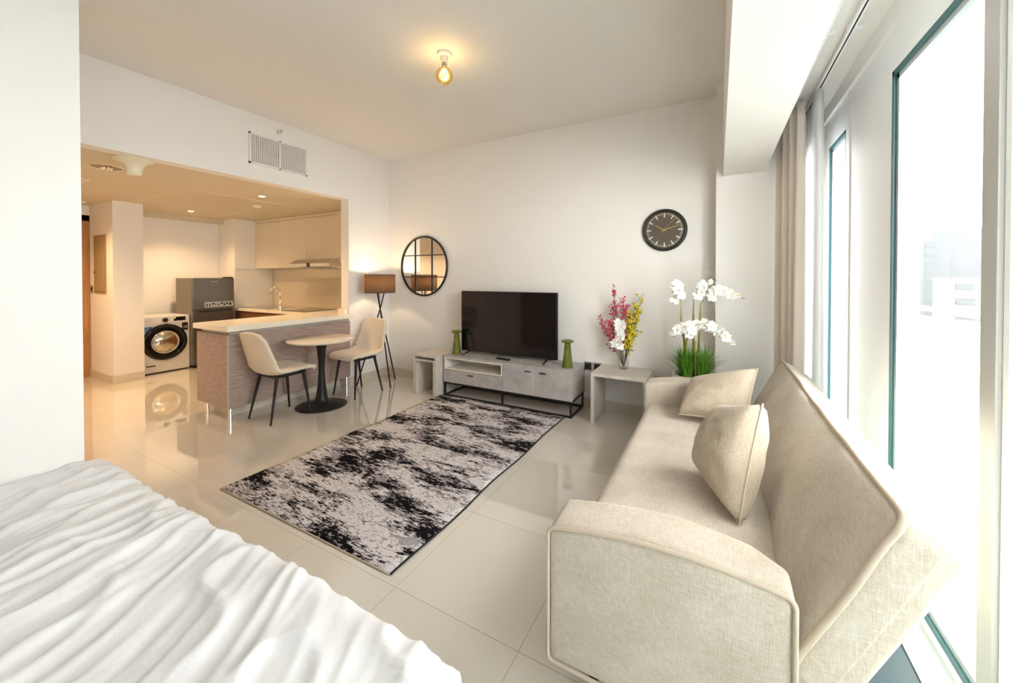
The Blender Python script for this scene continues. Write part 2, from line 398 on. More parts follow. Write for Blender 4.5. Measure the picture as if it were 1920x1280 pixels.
window(3, .30, 1.50, .045, 2.285, .22, 1.58)
window(4, -1.0, .14, .045, 2.285, -1.08, .22)
struct(box('wall_right', XW, XW+.14, -2.3, -1.08, 0, 2.47, 'wall'))
struct(box('trim_3', XW-.006, XW+.05, 2.99, 3.01, 0, 2.47, 'grille'))
# balcony and far view
struct(box('balcony_floor', .80, 1.40, -3, 9, -.25, -.05, 'bdeck'))
struct(box('balcony_ceiling', .80, 1.45, -3, 9, 2.75, 2.95, 'bceil'))
for i, y in enumerate((1.6, 3.1, 4.6, 6.1)):
    struct(box('trim_%d' % (4+i), .80, 1.40, y, y+.012, 2.742, 2.752, 'grille'))
t = thing('glass_balustrade', 'balcony balustrade of green tinted glass with grey handrail outside the window', 'railing', (1.30, 3.12, -.05))
box('kerb', -.04, .10, -5.9, 5.9, 0, .06, 'bdeck', t)
for k in range(5):
    box('glass_panel', 0, .012, -5.99+.006+k*2.4-.01, -3.61+k*2.4, .06, 1.12, 'balglass', t); box('panel_edge', -.001, .013, -3.612+k*2.4, -3.602+k*2.4, .06, 1.12, 'dkteal', t)
bm = bmesh.new(); cyl(bm, (.006, -5.9, 1.17), (.006, 5.9, 1.17), .020); obj('handrail', bm, 'rail', t, smooth=1)
for k in range(5): box('post', .012, .03, -5.83+k*2.4, -5.80+k*2.4, .0, 1.16, 'rail', t)
struct(box('ground', 2, 210, -100, 420, -60.5, -60, 'ground'))
def tower(lbl, x, y, w, d, z1, m, win=True, rz=.3):
    t = thing('tower', lbl, 'building', (x, y, -60), rz)
    box('wall', -w/2, w/2, -d/2, d/2, 0, z1+60, m, t)
    if win:
        z = z1+56; first = None
        while z > 10:
            for k in range(max(2, int(w/7))):
                if first is None: o = first = box('window', 0, 4.5, -.15, .1, 0, 2.2, 'twin', t)
                else: o = first.copy(); C.objects.link(o)
                o.location = (-w/2+2+k*7, -d/2, z)
            z -= 5
tower('tall hazy blue tower, the highest seen through the balcony glass', 123, 330, 22, 18, 29.6, 'tower', False, .1)
tower('hazy blue slab block adjoining the right side of the tallest tower', 145, 366, 14, 14, 24, 'tower', True, .0)
tower('low white block with window rows beside the grey window stile', 77.5, 190, 17, 10, .8, 'tower2', True, .0)
tower('pale block at the left edge of the large window pane', 97.5, 300, 26, 14, 21, 'tower', True, .0)
# ------------------------------------------------------------ ceiling and wall fittings
t = thing('ceiling_bulb', 'amber globe bulb in a white batten holder on the main ceiling', 'light', (-1.725, 2.185, H))
bm = bmesh.new(); lathe(bm, [(.050, 0), (.050, -.018), (.030, -.026), (.024, -.06), (.024, -.062)]); obj('lamp_holder', bm, 'plasticw', t, smooth=1)
bm = bmesh.new(); lathe(bm, [(.019, -.060), (.020, -.085), (.016, -.095)]); obj('bulb_cap', bm, 'steel', t, smooth=1)
bm = bmesh.new(); lathe(bm, [(.015, -.092), (.02, -.10), (.044, -.118), (.058, -.145), (.060, -.165), (.052, -.19), (.034, -.208), (.012, -.216), (.001, -.217)], caps=False)
obj('bulb_glass', bm, 'amber', t, smooth='all')
bm = bmesh.new()
for k in range(6):
    a = k*PI/3; tube(bm, [(.010*math.cos(a), .010*math.sin(a), -.11), (.03*math.cos(a), .03*math.sin(a), -.15), (.010*math.cos(a), .010*math.sin(a), -.19)], .0016, 5)
obj('filament', bm, 'bulbem', t)
lamp('POINT', 'bulb_light', (-1.725, 2.185, H-.155), .7, (1, .80, .55), shadow_soft_size=.05)
t = thing('air_vent', 'white double square grid air grille high on the wall above the kitchen opening', 'vent', (XL, 2.35, 2.6))
box('backing', 0, .004, -.29, .29, -.145, .145, 'dark', t)
bm = bmesh.new()
for a in ((-.295, .295, .135, .15), (-.295, .295, -.15, -.135), (-.295, -.28, -.15, .15), (.28, .295, -.15, .15), (-.010, .010, -.15, .15)): bx(bm, 0, .014, *a)
obj('frame', bm, 'plasticw', t)
for s in (-1, 1):
    bm = bmesh.new()
    for k in range(15): y = s*(.015+.265*(k+.5)/15); bx(bm, .004, .011, y-.004, y+.004, -.136, .136)
    for k in range(17): z = -.136+.272*(k+.5)/17; bx(bm, .005, .012, min(s*.01, s*.28), max(s*.01, s*.28), z-.0035, z+.0035)
    obj('grille', bm, 'grille', t)
def sprinkler(lbl, loc, rot):
    t = thing('sprinkler', lbl, 'sprinkler', loc); t.rotation_euler = rot
    bm = bmesh.new(); lathe(bm, [(.026, 0), (.026, -.004), (.012, -.008), (.010, -.02), (.007, -.03)], 16); obj('rosette', bm, 'chrome', t, smooth=1)
    bm = bmesh.new(); tube(bm, [(-.008, 0, -.018), (-.013, 0, -.03), (-.004, 0, -.044)], .0022, 6); tube(bm, [(.008, 0, -.018), (.013, 0, -.03), (.004, 0, -.044)], .0022, 6)
    cyl(bm, (0, 0, -.044), (0, 0, -.047), .016); obj('deflector', bm, 'steel', t, smooth=1)
sprinkler('chrome sprinkler head on the wall above the double air grille', (XL, 2.345, 2.84), (0, -PI/2, 0))
sprinkler('chrome sprinkler head hanging from the kitchen ceiling', (-6.23, 3.04, KH), (0, 0, 0))
t = thing('smoke_detector', 'round white smoke detector on the kitchen ceiling', 'detector', (-5.45, 2.90, KH))
bm = bmesh.new(); lathe(bm, [(.055, 0), (.055, -.014), (.042, -.022), (.040, -.030), (.022, -.036)]); obj('housing', bm, 'plasticw', t, smooth=1)
bm = bmesh.new(); lathe(bm, [(.034, -.032), (.034, -.0335)]); obj('sensor_ring', bm, 'grey_al', t)
t = thing('ceiling_speaker', 'cream trumpet shaped fixture on the kitchen ceiling near the opening', 'fixture', (-4.19, 1.285, KH))
bm = bmesh.new(); lathe(bm, [(.125, 0), (.128, -.008), (.118, -.016), (.085, -.03), (.062, -.055), (.053, -.085), (.050, -.115), (.044, -.124), (.012, -.128)]); obj('trumpet', bm, 'fixture', t, smooth='all')
t = thing('recessed_downlight', 'large round recessed downlight with silver reflector, left of the trumpet fixture', 'light', (-4.69, 1.265, KH))
bm = bmesh.new(); lathe(bm, [(.10, -.003), (.112, -.006), (.115, 0)], caps=False); obj('rim', bm, 'fixture', t, smooth=1)
bm = bmesh.new(); lathe(bm, [(.10, -.003), (.06, -.0015), (.001, -.001)], caps=False); obj('reflector', bm, 'paint_panel', t)
bm = bmesh.new()
for k in range(7): bmesh.ops.create_icosphere(bm, subdivisions=1, radius=.014, matrix=Matrix.Translation((.03*math.cos(k*.9), .03*math.sin(k*.9), -.006)))
obj('lamp', bm, 'chrome', t)
for lbl, x, y in (('small lit downlight over the washing machine niche', -6.76, 2.69), ('small lit downlight over the breakfast bar', -4.77, 2.594)):
    t = thing('small_downlight', lbl, 'light', (x, y, KH), group=None)
    bm = bmesh.new(); lathe(bm, [(.030, -.002), (.042, -.004), (.045, 0)], caps=False); obj('rim', bm, 'plasticw', t, smooth=1)
    bm = bmesh.new(); lathe(bm, [(.030, -.0035), (.001, -.0035)], caps=False); obj('diffuser', bm, 'dlight', t)
for x, y in ((-6.76, 2.69), (-4.77, 2.594), (-5.7, 1.3), (-6.6, 1.2)):
    lamp('SPOT', 'downlight_beam', (x, y, KH-.02), 26, (1, .66, .34), spot_size=2.3, spot_blend=.8, shadow_soft_size=.04)
lamp('SPOT', 'large_downlight_beam', (-4.69, 1.265, KH-.03), 15, (1, .74, .45), spot_size=2.4, spot_blend=.9, shadow_soft_size=.08)
bm = bmesh.new()
for a in ((-6.38, -5.07, 1.99, 2.0), (-6.38, -5.07, 3.17, 3.18), (-6.38, -6.37, 1.99, 3.18), (-5.08, -5.07, 1.99, 3.18)): bx(bm, *a, -.004, .001)
t = thing('ceiling_hatch', 'large flush rectangular access hatch outlined on the kitchen ceiling', 'hatch', (0, 0, KH))
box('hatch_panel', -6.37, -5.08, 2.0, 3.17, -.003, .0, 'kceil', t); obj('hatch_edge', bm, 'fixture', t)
t = thing('ceiling_diffuser', 'square air diffuser on the hall ceiling, half hidden by the near wall', 'vent', (-5.62, 1.15, KH))
box('frame', -.2, .2, -.2, .2, -.012, 0, 'fixture', t, bevel=.004); box('slot', -.15, .15, -.15, .15, -.014, -.011, 'paint_panel', t)
t = thing('hall_detector', 'small flat round detector on the ceiling before the entrance door', 'detector', (-7.08, 1.655, KH))
bm = bmesh.new(); lathe(bm, [(.06, 0), (.06, -.016), (.045, -.024)]); obj('housing', bm, 'plasticw', t, smooth=1)
t = thing('distribution_board', 'brown painted distribution board on the pillar by the entrance door', 'electrical panel', (-7.075, 1.84, 1.5))
box('cover', -.20, .20, -.012, 0, -.37, .385, 'paint_panel', t, bevel=.003)
box('door', -.155, .185, -.020, -.012, -.34, .13, 'paint_panel', t, bevel=.003)
box('latch', -.15, -.13, -.026, -.02, -.11, -.085, 'dark', t)
t = thing('switch_plate', 'small chrome switch beside the entrance door on the pillar', 'switch', (-7.38, 1.84, 1.18)); box('plate', -.04, .04, -.008, 0, -.05, .05, 'steel', t, bevel=.002); box('rocker', -.015, .015, -.012, -.008, -.02, .02, 'dark', t)
for lbl, x in (('black power socket on the wall just right of the media console', -1.172), ('black power socket on the wall above the side table corner', -1.075)):
    t = thing('power_socket', lbl, 'socket', (x, YB, .425)); box('plate', -.045, .045, -.010, 0, -.045, .045, 'steel', t, bevel=.002)
    box('insert', -.032, .032, -.013, -.010, -.032, .032, 'dark', t)
# ------------------------------------------------------------ kitchen
t = thing('breakfast_bar', 'breakfast bar unit clad in grey brown oak grain on chrome feet', 'kitchen unit', (-3.975, 1.85, 0))
box('carcass', -.56, -.02, .02, 1.335, .12, .80, 'woodp', t)
box('front_panel', -.02, 0, 0, 1.335, .12, .805, 'woodp', t, bevel=.001)
box('end_panel', -.58, -.02, 0, .02, .12, .805, 'woodp', t, bevel=.001)
box('edge_strip', -.008, .003, -.003, .008, .12, .805, 'grey_al', t)
box('shadow_gap', -.54, -.02, .03, 1.335, .80, .842, 'grey_al', t)
box('plinth', -.19, -.17, .12, 1.335, 0, .12, 'skirt', t); box('plinth', -.56, -.17, .10, .12, 0, .12, 'skirt', t)
for x, y in ((-.025, .03), (-.45, .03), (-.025, 1.30)):
    bm = bmesh.new(); cyl(bm, (x, y, 0), (x, y, .12), .016); obj('foot', bm, 'chrome', t, smooth=1)
bm = bmesh.new(); bx(bm, -4.56, -3.91, 1.82, 3.185, .842, .892)
tag(obj('countertop', bm, 'quartz', bevel=.003), 'pale cream stone worktop on the breakfast bar', 'worktop')
bm = bmesh.new(); bx(bm, -4.14, -4.015, 3.14, 3.185, .892, .955)
tag(obj('stone_upstand', bm, 'quartz', bevel=.002), 'small cream stone upstand block at the end of the breakfast bar', 'upstand')
t = thing('base_cabinet', 'dark brown base cabinets under the kitchen back worktop', 'cabinet', (-6.98, 3.34, 0))
box('body', 0, 2.8, .04, .64, .1, .78, 'cabwood', t); box('plinth', 0, 2.8, .08, .6, 0, .1, 'dark', t)
for k in range(4): box('door', .01+k*.70, .69+k*.70, .02, .04, .11, .77, 'cabwood', t, bevel=.002)
bm = bmesh.new(); bx(bm, -6.98, -4.16, 3.30, 3.99, .80, .84)
tag(obj('countertop', bm, 'quartz', bevel=.003), 'pale cream stone worktop along the kitchen back wall with sink', 'worktop')
t = thing('sink', 'steel sink set in the back worktop near the fridge', 'sink', (-6.45, 3.62, .84))
bm = bmesh.new()
for a in ((-.35, .35, -.22, -.20), (-.35, .35, .20, .22), (-.35, -.33, -.22, .22), (.33, .35, -.22, .22)): bx(bm, *a, -.001, .004)
obj('rim', bm, 'steel', t); box('bowl', -.33, .33, -.20, .20, -.0005, .002, 'steel', t)
t = thing('faucet', 'chrome gooseneck kitchen tap with side lever', 'faucet', (-5.88, 3.45, .84))
bm = bmesh.new(); lathe(bm, [(.027, 0), (.027, .01), (.021, .012), (.021, .085), (.014, .095), (.014, .13)], 20); obj('base', bm, 'chrome', t, smooth=1)
pts = [(0, 0, .12), (0, 0, .24)]+[(-.085*(1-math.cos(a)), -.03*(1-math.cos(a)), .24+.10*math.sin(a)) for a in [PI*k/12 for k in range(1, 13)]]+[(-.172, -.06, .20)]
bm = bmesh.new(); tube(bm, pts, .011, 12); obj('spout', bm, 'chrome', t, smooth='all')
bm = bmesh.new(); tube(bm, [(.015, 0, .06), (.04, 0, .075), (.03, 0, .15)], .007, 8); obj('lever', bm, 'chrome', t, smooth='all')
t = thing('cooktop', 'black glass cooktop set flush in the back worktop under the hood', 'cooktop', (-5.47, 3.64, .84))
box('glass_plate', -.29, .29, -.25, .25, 0, .006, 'blackgloss', t, bevel=.002)
for k, (x, y) in enumerate(((-.14, -.11), (.14, -.11), (-.14, .12), (.14, .12))):
    bm = bmesh.new(); tube(bm, [(x+.08*math.cos(a*PI/16), y+.08*math.sin(a*PI/16), .0065) for a in range(32)], .001, 4, True); obj('hob_ring', bm, 'grey_al', t)
# backsplash
bm = bmesh.new(); bx(bm, -7.0, -6.995, 3.37, 3.99, .842, 1.46)
sbx = tag(obj('wall_tiles', bm, 'creamw'), 'white wall tiles behind the sink beside the fridge', 'tiles')
sbx['kind'] = 'structure'
bm = bmesh.new()
for y in (3.56, 3.78): bx(bm, -6.996, -6.9935, y, y+.003, .842, 1.46)
bx(bm, -6.996, -6.9935, 3.37, 3.99, .93, .933)
obj('tile_joint', bm, 'grille', sbx)
bm = bmesh.new(); bx(bm, -6.98, -4.98, 3.985, 3.998, .842, 1.47)
tag(obj('splashback', bm, 'splash', bevel=.001), 'cream glass splashback panel between worktop and wall cabinet', 'splashback')
t = thing('wall_cabinet', 'cream gloss wall cabinet run with hood under it', 'cabinet', (-6.995, 3.69, 1.485))
box('body', 0, 2.84, .02, .30, 0, .76, 'gloss', t)
for k, (a, b_) in enumerate(((0, .70), (.703, 1.40), (1.403, 2.115))): box('door', a, b_, 0, .02, .0, .765, 'gloss', t, bevel=.002)
box('filler', 2.12, 2.84, -.01, .02, -.01, .80, 'gloss', t, bevel=.002)
box('cornice', 0, 2.84, .0, .02, .77, .81, 'gloss', t)
bm = bmesh.new(); bx(bm, -6.998, -6.985, 3.365, 3.688, 1.475, 2.295)
tag(obj('end_cabinet_panel', bm, 'creamw', bevel=.002), 'white cabinet panel hanging above the wall tiles next to the fridge', 'cabinet')
t = thing('range_hood', 'slim steel range hood pulled out below the wall cabinet', 'hood', (-5.22, 3.69, 1.49))
bm = bmesh.new()
lo = [(-.44, -.20, 0), (.44, -.20, 0), (.44, .0, 0), (-.44, .0, 0)]
prof = [(-.22, 0), (-.22, .05), (-.14, .11), (0, .13), (0, 0)]
for x in (-.46, .46): pass
va = [bm.verts.new((-.46 if z < .06 else -.40, y, z)) for y, z in prof]; vb = [bm.verts.new((.46 if z < .06 else .40, y, z)) for y, z in prof]
for k in range(5): bm.faces.new((va[k], va[(k+1) % 5], vb[(k+1) % 5], vb[k]))
bm.faces.new(va[::-1]); bm.faces.new(vb)
obj('canopy', bm, 'steel', t, bevel=.003)
bm = bmesh.new(); cyl(bm, (0, -.224, .026), (0, -.216, .026), .035, seg=20); obj('control_knob', bm, 'black', t, smooth=1)
box('light_strip', -.30, .30, -.17, -.05, -.003, 0, 'dark', t)
# fridge
t = thing('fridge', 'dark inox two door fridge freezer beside the washing machine', 'fridge', (-6.74, 2.70, 0))
box('cabinet_body', -.55, -.05, 0, .535, .04, 1.325, 'fridgeside', t, bevel=.006)
box('freezer_door', -.05, 0, 0, .535, .86, 1.325, 'fridge', t, bevel=.006)
d = box('fridge_door', -.05, 0, 0, .535, .05, .845, 'fridge', t, bevel=.006)
box('handle_recess', -.012, .003, .06, .50, .815, .84, 'blackrub', d)
box('hinge_cap', -.10, -.02, .42, .53, 1.325, 1.342, 'blackrub', t, bevel=.003)
box('toe_base', -.52, -.05, .02, .52, 0, .05, 'blackrub', t)
e = box('energy_label', 0, .002, .14, .52, .885, .965, 'label', t)
for k in range(9):
    box('print', .0018, .0028, .16+k*.038, .16+k*.038+random.uniform(.012, .03), .90+random.uniform(0, .03), .925+random.uniform(0, .03), 'dark', e)
text('brand_lettering', 'HISENSE', .026, 'label', t, (.001, .27, 1.27), (PI/2, 0, PI/2))
# washing machine
t = thing('washing_machine', 'white front loading washing machine with black porthole door', 'washing machine', (-6.85, 2.41, 0))
box('cabinet_body', -.50, 0, -.285, .285, .015, .79, 'wmwhite', t, bevel=.008)
box('plinth', -.48, -.02, -.27, .27, 0, .02, 'dark', t)
bm = bmesh.new(); tube(bm, [(.012, .225*math.cos(a*PI/32), .225*math.sin(a*PI/32)+.43) for a in range(64)], .028, 10, True)
dr = obj('porthole_door', bm, 'blackgloss', t, smooth='all')
bm = bmesh.new(); cyl(bm, (.0, 0, .43), (.018, 0, .43), .225, seg=48); obj('door_disc', bm, 'blackgloss', dr, smooth=1)
bm = bmesh.new(); tube(bm, [(.026, .150*math.cos(a*PI/32), .150*math.sin(a*PI/32)+.43) for a in range(64)], .010, 8, True); obj('chrome_ring', bm, 'chrome', dr, smooth='all')
bm = bmesh.new()
grid(bm, lambda u, v_: Vector((.020+.035*(1-u*u), u*.145*math.cos(2*PI*v_), .43+u*.145*math.sin(2*PI*v_))), 8, 40)
obj('drum_glass', bm, 'drum', dr, smooth='all')
box('control_panel', 0, .006, -.28, .28, .69, .785, 'wmwhite', t, bevel=.002)
bm = bmesh.new(); cyl(bm, (.005, .0, .737), (.028, .0, .737), .030, seg=24); obj('dial', bm, 'black', t, smooth=1)
e = box('display_panel', .005, .009, .10, .235, .715, .770, 'display', t); box('indicator', .008, .010, .105, .118, .75, .763, 'led', e)
box('drawer_line', .0055, .0075, -.275, -.05, .690, .692, 'grey_al', t)
text('brand_lettering', 'Hisense', .024, 'grey_al', t, (.0065, -.18, .735), (PI/2, 0, PI/2))
e = box('capacity_sticker', 0, .003, .195, .265, .57, .68, 'black', t); text('capacity_digits', '10', .05, 'plasticw', e, (.0035, .23, .615), (PI/2, 0, PI/2))
bm = bmesh.new(); f_ = [bm.verts.new((.0025, y, z)) for y, z in ((-.284, .655), (-.13, .655), (-.27, .47), (-.284, .47))]; bm.faces.new(f_)
r_ = bmesh.ops.extrude_face_region(bm, geom=bm.faces[:]);
for v_ in [q for q in r_['geom'] if isinstance(q, bmesh.types.BMVert)]: v_.co.x = .0005
e = obj('blue_sticker', bm, 'blue', t)
bm = bmesh.new()
for k in range(5): bx(bm, .0026, .0032, -.28, -.17-k*.018, .625-k*.028, .633-k*.028)
obj('sticker_print', bm, 'label', e)
box('filter_flap', 0, .004, -.24, -.06, .07, .15, 'wmwhite', t, bevel=.002); box('flap_slot', .003, .006, -.205, -.105, .105, .12, 'dark', t)
# ------------------------------------------------------------ living furniture
# rug
bm = bmesh.new(); rx0, rx1, ry0, ry1 = -.735, .735, -1.1, 1.085
t = thing('rug', 'black grey and white abstract streaked rug on the tiled floor', 'rug', (-2.025, 2.345, 0))
soft = bmesh.new()
def rf(u, v_):
    x = rx0+u*(rx1-rx0); y = ry0+v_*(ry1-ry0); x += .006*math.sin(y*7)*(1 if abs(u-.5) > .4 else .3)
    return Vector((x, y, .010+.0015*math.sin(x*5+y*9)))
grid(soft, rf, 30, 44)
o = obj('rug_pile', soft, 'rug', t, smooth=1)
md = o.modifiers.new('s', 'SOLIDIFY'); md.thickness = .008; md.offset = -1
bm = bmesh.new()
ed = [rf(1, k/44) for k in range(45)]; tube(bm, [p+Vector((.002, 0, -.004)) for p in ed], .0055, 6)
obj('bound_edge', bm, 'black', t, smooth=1); bm = bmesh.new()
ed = [rf(0, k/44) for k in range(45)]; tube(bm, [p+Vector((-.002, 0, -.004)) for p in ed], .004, 6)
tube(bm, [rf(k/30, 0)+Vector((0, -.002, -.004)) for k in range(31)], .004, 6); tube(bm, [rf(k/30, 1)+Vector((0, .002, -.004)) for k in range(31)], .004, 6)
obj('pale_edge', bm, 'piping', t, smooth=1)
# media console
t = thing('media_console', 'grey concrete look media console on black metal frame under the television', 'tv stand', (-1.972, 3.63, 0))
L = .767; F_ = -.19; Bk = .19
bm = bmesh.new()
bx(bm, -L, L, F_, Bk, .437, .457); bx(bm, -L, L, F_+.018, Bk, .157, .175); bx(bm, -L, -L+.018, F_, Bk, .157, .437); bx(bm, L-.018, L, F_, Bk, .157, .437)
bx(bm, .004, .018, F_+.02, Bk, .175, .437); bx(bm, -L, L, Bk-.01, Bk, .157, .437); bx(bm, -L, .01, F_+.02, Bk, .298, .306)
obj('carcass', bm, 'conc', t, bevel=.0015)
bm = bmesh.new(); y0 = F_-.003
for a in ((-L+.02, .002, .306, .318), (-L+.02, .002, .424, .436), (-L+.02, -L+.032, .318, .424), (-.010, .002, .318, .424)): bx(bm, a[0], a[1], y0, F_+.33, a[2], a[3])
bx(bm, -L+.02, .002, F_+.32, F_+.33, .31, .43)
obj('white_niche', bm, 'creamw', t)
d = box('drawer', -L+.004, .004, F_-.002, F_+.018, .160, .300, 'conc', t, bevel=.001); box('pull', -.43, -.355, F_-.014, F_-.002, .262, .272, 'black', d, bevel=.002)
d = box('door', .008, .383, F_-.002, F_+.018, .160, .436, 'conc', t, bevel=.001); box('pull', .27, .335, F_-.014, F_-.002, .392, .402, 'black', d, bevel=.002)
d = box('door', .387, L-.004, F_-.002, F_+.018, .160, .436, 'conc', t, bevel=.001); box('pull', .43, .495, F_-.014, F_-.002, .392, .402, 'black', d, bevel=.002)
bm = bmesh.new(); q = .018
for z in (0, .139):
    bx(bm, -L+.01, L-.01, F_+.004, F_+.004+q, z, z+q); bx(bm, -L+.01, L-.01, Bk-q, Bk, z, z+q)
    for x in (-L+.01, L-.01-q): bx(bm, x, x+q, F_+.004, Bk, z, z+q)
for x in (-L+.01, -.009, L-.01-q):
    for y in (F_+.004, Bk-q): bx(bm, x, x+q, y, y+q, 0, .157)
obj('metal_frame', bm, 'black', t, bevel=.001)
# television
t = thing('television', 'large black flat screen television on two splayed feet', 'television', (-2.045, 3.66, .459))
box('housing', -.60, .60, 0, .03, .028, .722, 'blackrub', t, bevel=.004)
box('screen', -.592, .592, -.004, .001, .040, .714, 'blackgloss', t)
box('rear_bulge', -.42, .42, .03, .065, .06, .42, 'blackrub', t, bevel=.01)
for s in (-1, 1):
    bm = bmesh.new(); tube(bm, [(s*.48, .015, .045), (s*.49, -.02, .022), (s*.50, -.13, .006)], [.012, .011, .007], 8); tube(bm, [(s*.48, .015, .045), (s*.49, .05, .022), (s*.50, .13, .006)], [.012, .011, .007], 8)
    obj('foot', bm, 'black', t, smooth='all')
box('sensor_tab', -.02, .02, -.006, .0, .030, .040, 'black', t)
t = thing('remote_control', 'black remote control lying on the media console before the television', 'remote', (-2.02, 3.55, .457), -.15)
box('remote_body', -.085, .085, -.021, .021, 0, .017, 'black', t, bevel=.005)
bm = bmesh.new()
for k in range(8):
    for j in (-1, 0, 1): cyl(bm, (-.07+k*.016, j*.012, .017), (-.07+k*.016, j*.012, .0185), .004, seg=8)
obj('buttons', bm, 'blackrub', t)
# olive vases
def olive(lbl, x, y):
    t = thing('candle_vase', lbl, 'vase', (x, y, .457), group='olive green pillar vases beside the television')
    bm = bmesh.new(); lathe(bm, [(.052, 0), (.054, .004), (.050, .03), (.030, .215), (.030, .235), (.058, .248), (.062, .258), (.058, .266), (.048, .262), (.02, .255)], 36); obj('body', bm, 'green', t, smooth=1)
    bm = bmesh.new()
    for k, (dx, dz) in enumerate(((0, .165), (-.010, .150), (.010, .148), (-.004, .132), (.008, .130), (0, .115))):
        a = -PI/2-.3
        r = .044-(dz)*.07
        p = Vector((dx+r*math.cos(a), r*math.sin(a), dz)); bmesh.ops.create_icosphere(bm, subdivisions=1, radius=.006, matrix=Matrix.Translation(p))
    tube(bm, [(-.014, -.033, .175), (0, -.040, .15), (.014, -.037, .175)], .002, 5); tube(bm, [(-.014, -.038, .125), (0, -.040, .15), (.014, -.038, .122)], .002, 5)
    obj('gold_ornament', bm, 'gold', t, smooth=1)
    bm = bmesh.new(); tube(bm, [(.036*math.cos(a*PI/12), .036*math.sin(a*PI/12), .176) for a in range(24)], .0012, 5, True); obj('ornament_chain', bm, 'gold', t)
olive('olive green flared vase with gold charm, on the console right of the television', -1.296, 3.56)
olive('olive green flared vase with gold charm, at the left edge of the television', -2.655, 3.58)
# laminate tables
def utable(name, lbl, x, y, w, d, h, th=.03):
    t = thing(name, lbl, 'side table', (x, y, 0))
    box('tabletop', -w/2, w/2, -d/2, d/2, h-th, h, 'ashwood', t, bevel=.001)
    for s in (-1, 1): box('leg', min(s*w/2, s*(w/2-th)), max(s*w/2, s*(w/2-th)), -d/2, d/2, 0, h-th, 'ashwoodv', t, bevel=.001)
    box('rear_rail', -w/2+th, w/2-th, d/2-.06, d/2-.04, h-th-.07, h-th, 'ashwood', t)
utable('side_table', 'pale grey ash side table with panel legs between console and sofa', -.772, 3.605, .49, .40, .47)
utable('nesting_table', 'larger pale ash nesting table left of the media console', -2.922, 3.53, .335, .40, .455, .022)
utable('nesting_table', 'smaller pale ash nesting table tucked under the larger one', -2.922, 3.50, .285, .34, .405, .020)
# clock
t = thing('wall_clock', 'round dark wall clock with ivory hour strokes and gold hands', 'clock', (-.440, YB, 1.782))
R_ = .196
bm = bmesh.new(); cyl(bm, (0, 0, 0), (0, -.022, 0), .185, seg=64); obj('dial', bm, 'darkface', t, smooth=1)
bm = bmesh.new(); tube(bm, [((R_-.014)*math.cos(a*PI/48), -.02, (R_-.014)*math.sin(a*PI/48)) for a in range(96)], .0155, 10, True); obj('rim', bm, 'clockrim', t, smooth='all')
bm = bmesh.new()
for k in range(60):
    a = k*PI/30; big_ = k % 5 == 0
    r0, r1, w = (.117, .158, .0045) if big_ else (.142, .156, .0018)
    vs = bx(bm, -w, w, -.0245, -.0225, r0, r1)
    bmesh.ops.rotate(bm, verts=vs, cent=(0, 0, 0), matrix=Matrix.Rotation(a, 3, 'Y'))
obj('hour_marks', bm, 'ivory', t)
for nm, ang, r0, r1, w in (('hour_hand', -59, -.025, .092, .0032), ('minute_hand', 71, -.03, .135, .003), ('second_hand', 41, -.06, .135, .0013)):
    bm = bmesh.new(); vs = bx(bm, -w, w, -.030, -.027, r0, r1); bmesh.ops.rotate(bm, verts=vs, cent=(0, 0, 0), matrix=Matrix.Rotation(math.radians(ang), 3, 'Y')); obj(nm, bm, 'gold', t)
bm = bmesh.new(); cyl(bm, (0, -.022, 0), (0, -.033, 0), .007); obj('hub', bm, 'gold', t, smooth=1)
# mirror
t = thing('wall_mirror', 'round black framed mirror with window pane grid bars above the floor lamp', 'mirror', (-3.365, YB, 1.483))
bm = bmesh.new(); cyl(bm, (0, 0, 0), (0, -.012, 0), .378, seg=96); obj('mirror_glass', bm, 'mirror', t, smooth=1)
bm = bmesh.new(); tube(bm, [(.380*math.cos(a*PI/48), -.015, .380*math.sin(a*PI/48)) for a in range(96)], .0135, 8, True); obj('rim', bm, 'black', t, smooth='all')
for s in (-.14, .14):
    h = math.sqrt(.378**2-s*s)
    box('grid_bar', s-.006, s+.006, -.022, -.012, -h, h, 'black', t); box('grid_bar', -h, h, -.024, -.013, s-.006, s+.006, 'black', t)
# floor lamp
t = thing('floor_lamp', 'tripod floor lamp with crossed black legs and brown drum shade', 'floor lamp', (-3.715, 3.42, 0))
bm = bmesh.new(); cyl(bm, (0, 0, 1.15), (0, 0, 1.37), .182, .182, 48, caps=False); obj('lamp_shade', bm, 'shadeglow', t, smooth=1, solid=.004)
bm = bmesh.new()
for z in (1.15, 1.37): tube(bm, [(.182*math.cos(a*PI/24), .182*math.sin(a*PI/24), z) for a in range(48)], .004, 6, True)
for k in range(3): a = k*2*PI/3; tube(bm, [(0, 0, 1.335), (.18*math.cos(a), .18*math.sin(a), 1.36)], .002, 5)
obj('shade_ring', bm, 'blackrub', t, smooth='all')
for fx, fy in ((-.0, .25), (-.20, -.19), (.235, -.06)):
    bm = bmesh.new(); d_ = Vector((-fx, -fy, 0))*.24; tube(bm, [(fx, fy, .004), (d_.x*.15, d_.y*.15, .98), (d_.x, d_.y, 1.22)], [.0085, .008, .007], 8); obj('leg', bm, 'black', t, smooth='all')
bm = bmesh.new(); cyl(bm, (0, 0, 1.14), (0, 0, 1.24), .018); obj('lamp_socket', bm, 'black', t, smooth=1)
bm = bmesh.new(); bmesh.ops.create_uvsphere(bm, u_segments=16, v_segments=10, radius=.03, matrix=Matrix.Translation((0, 0, 1.27))); obj('bulb', bm, 'dlight', t, smooth='all')
lamp('POINT', 'floor_lamp_light', (-3.715, 3.42, 1.31), 4, (1, .70, .42), shadow_soft_size=.03)
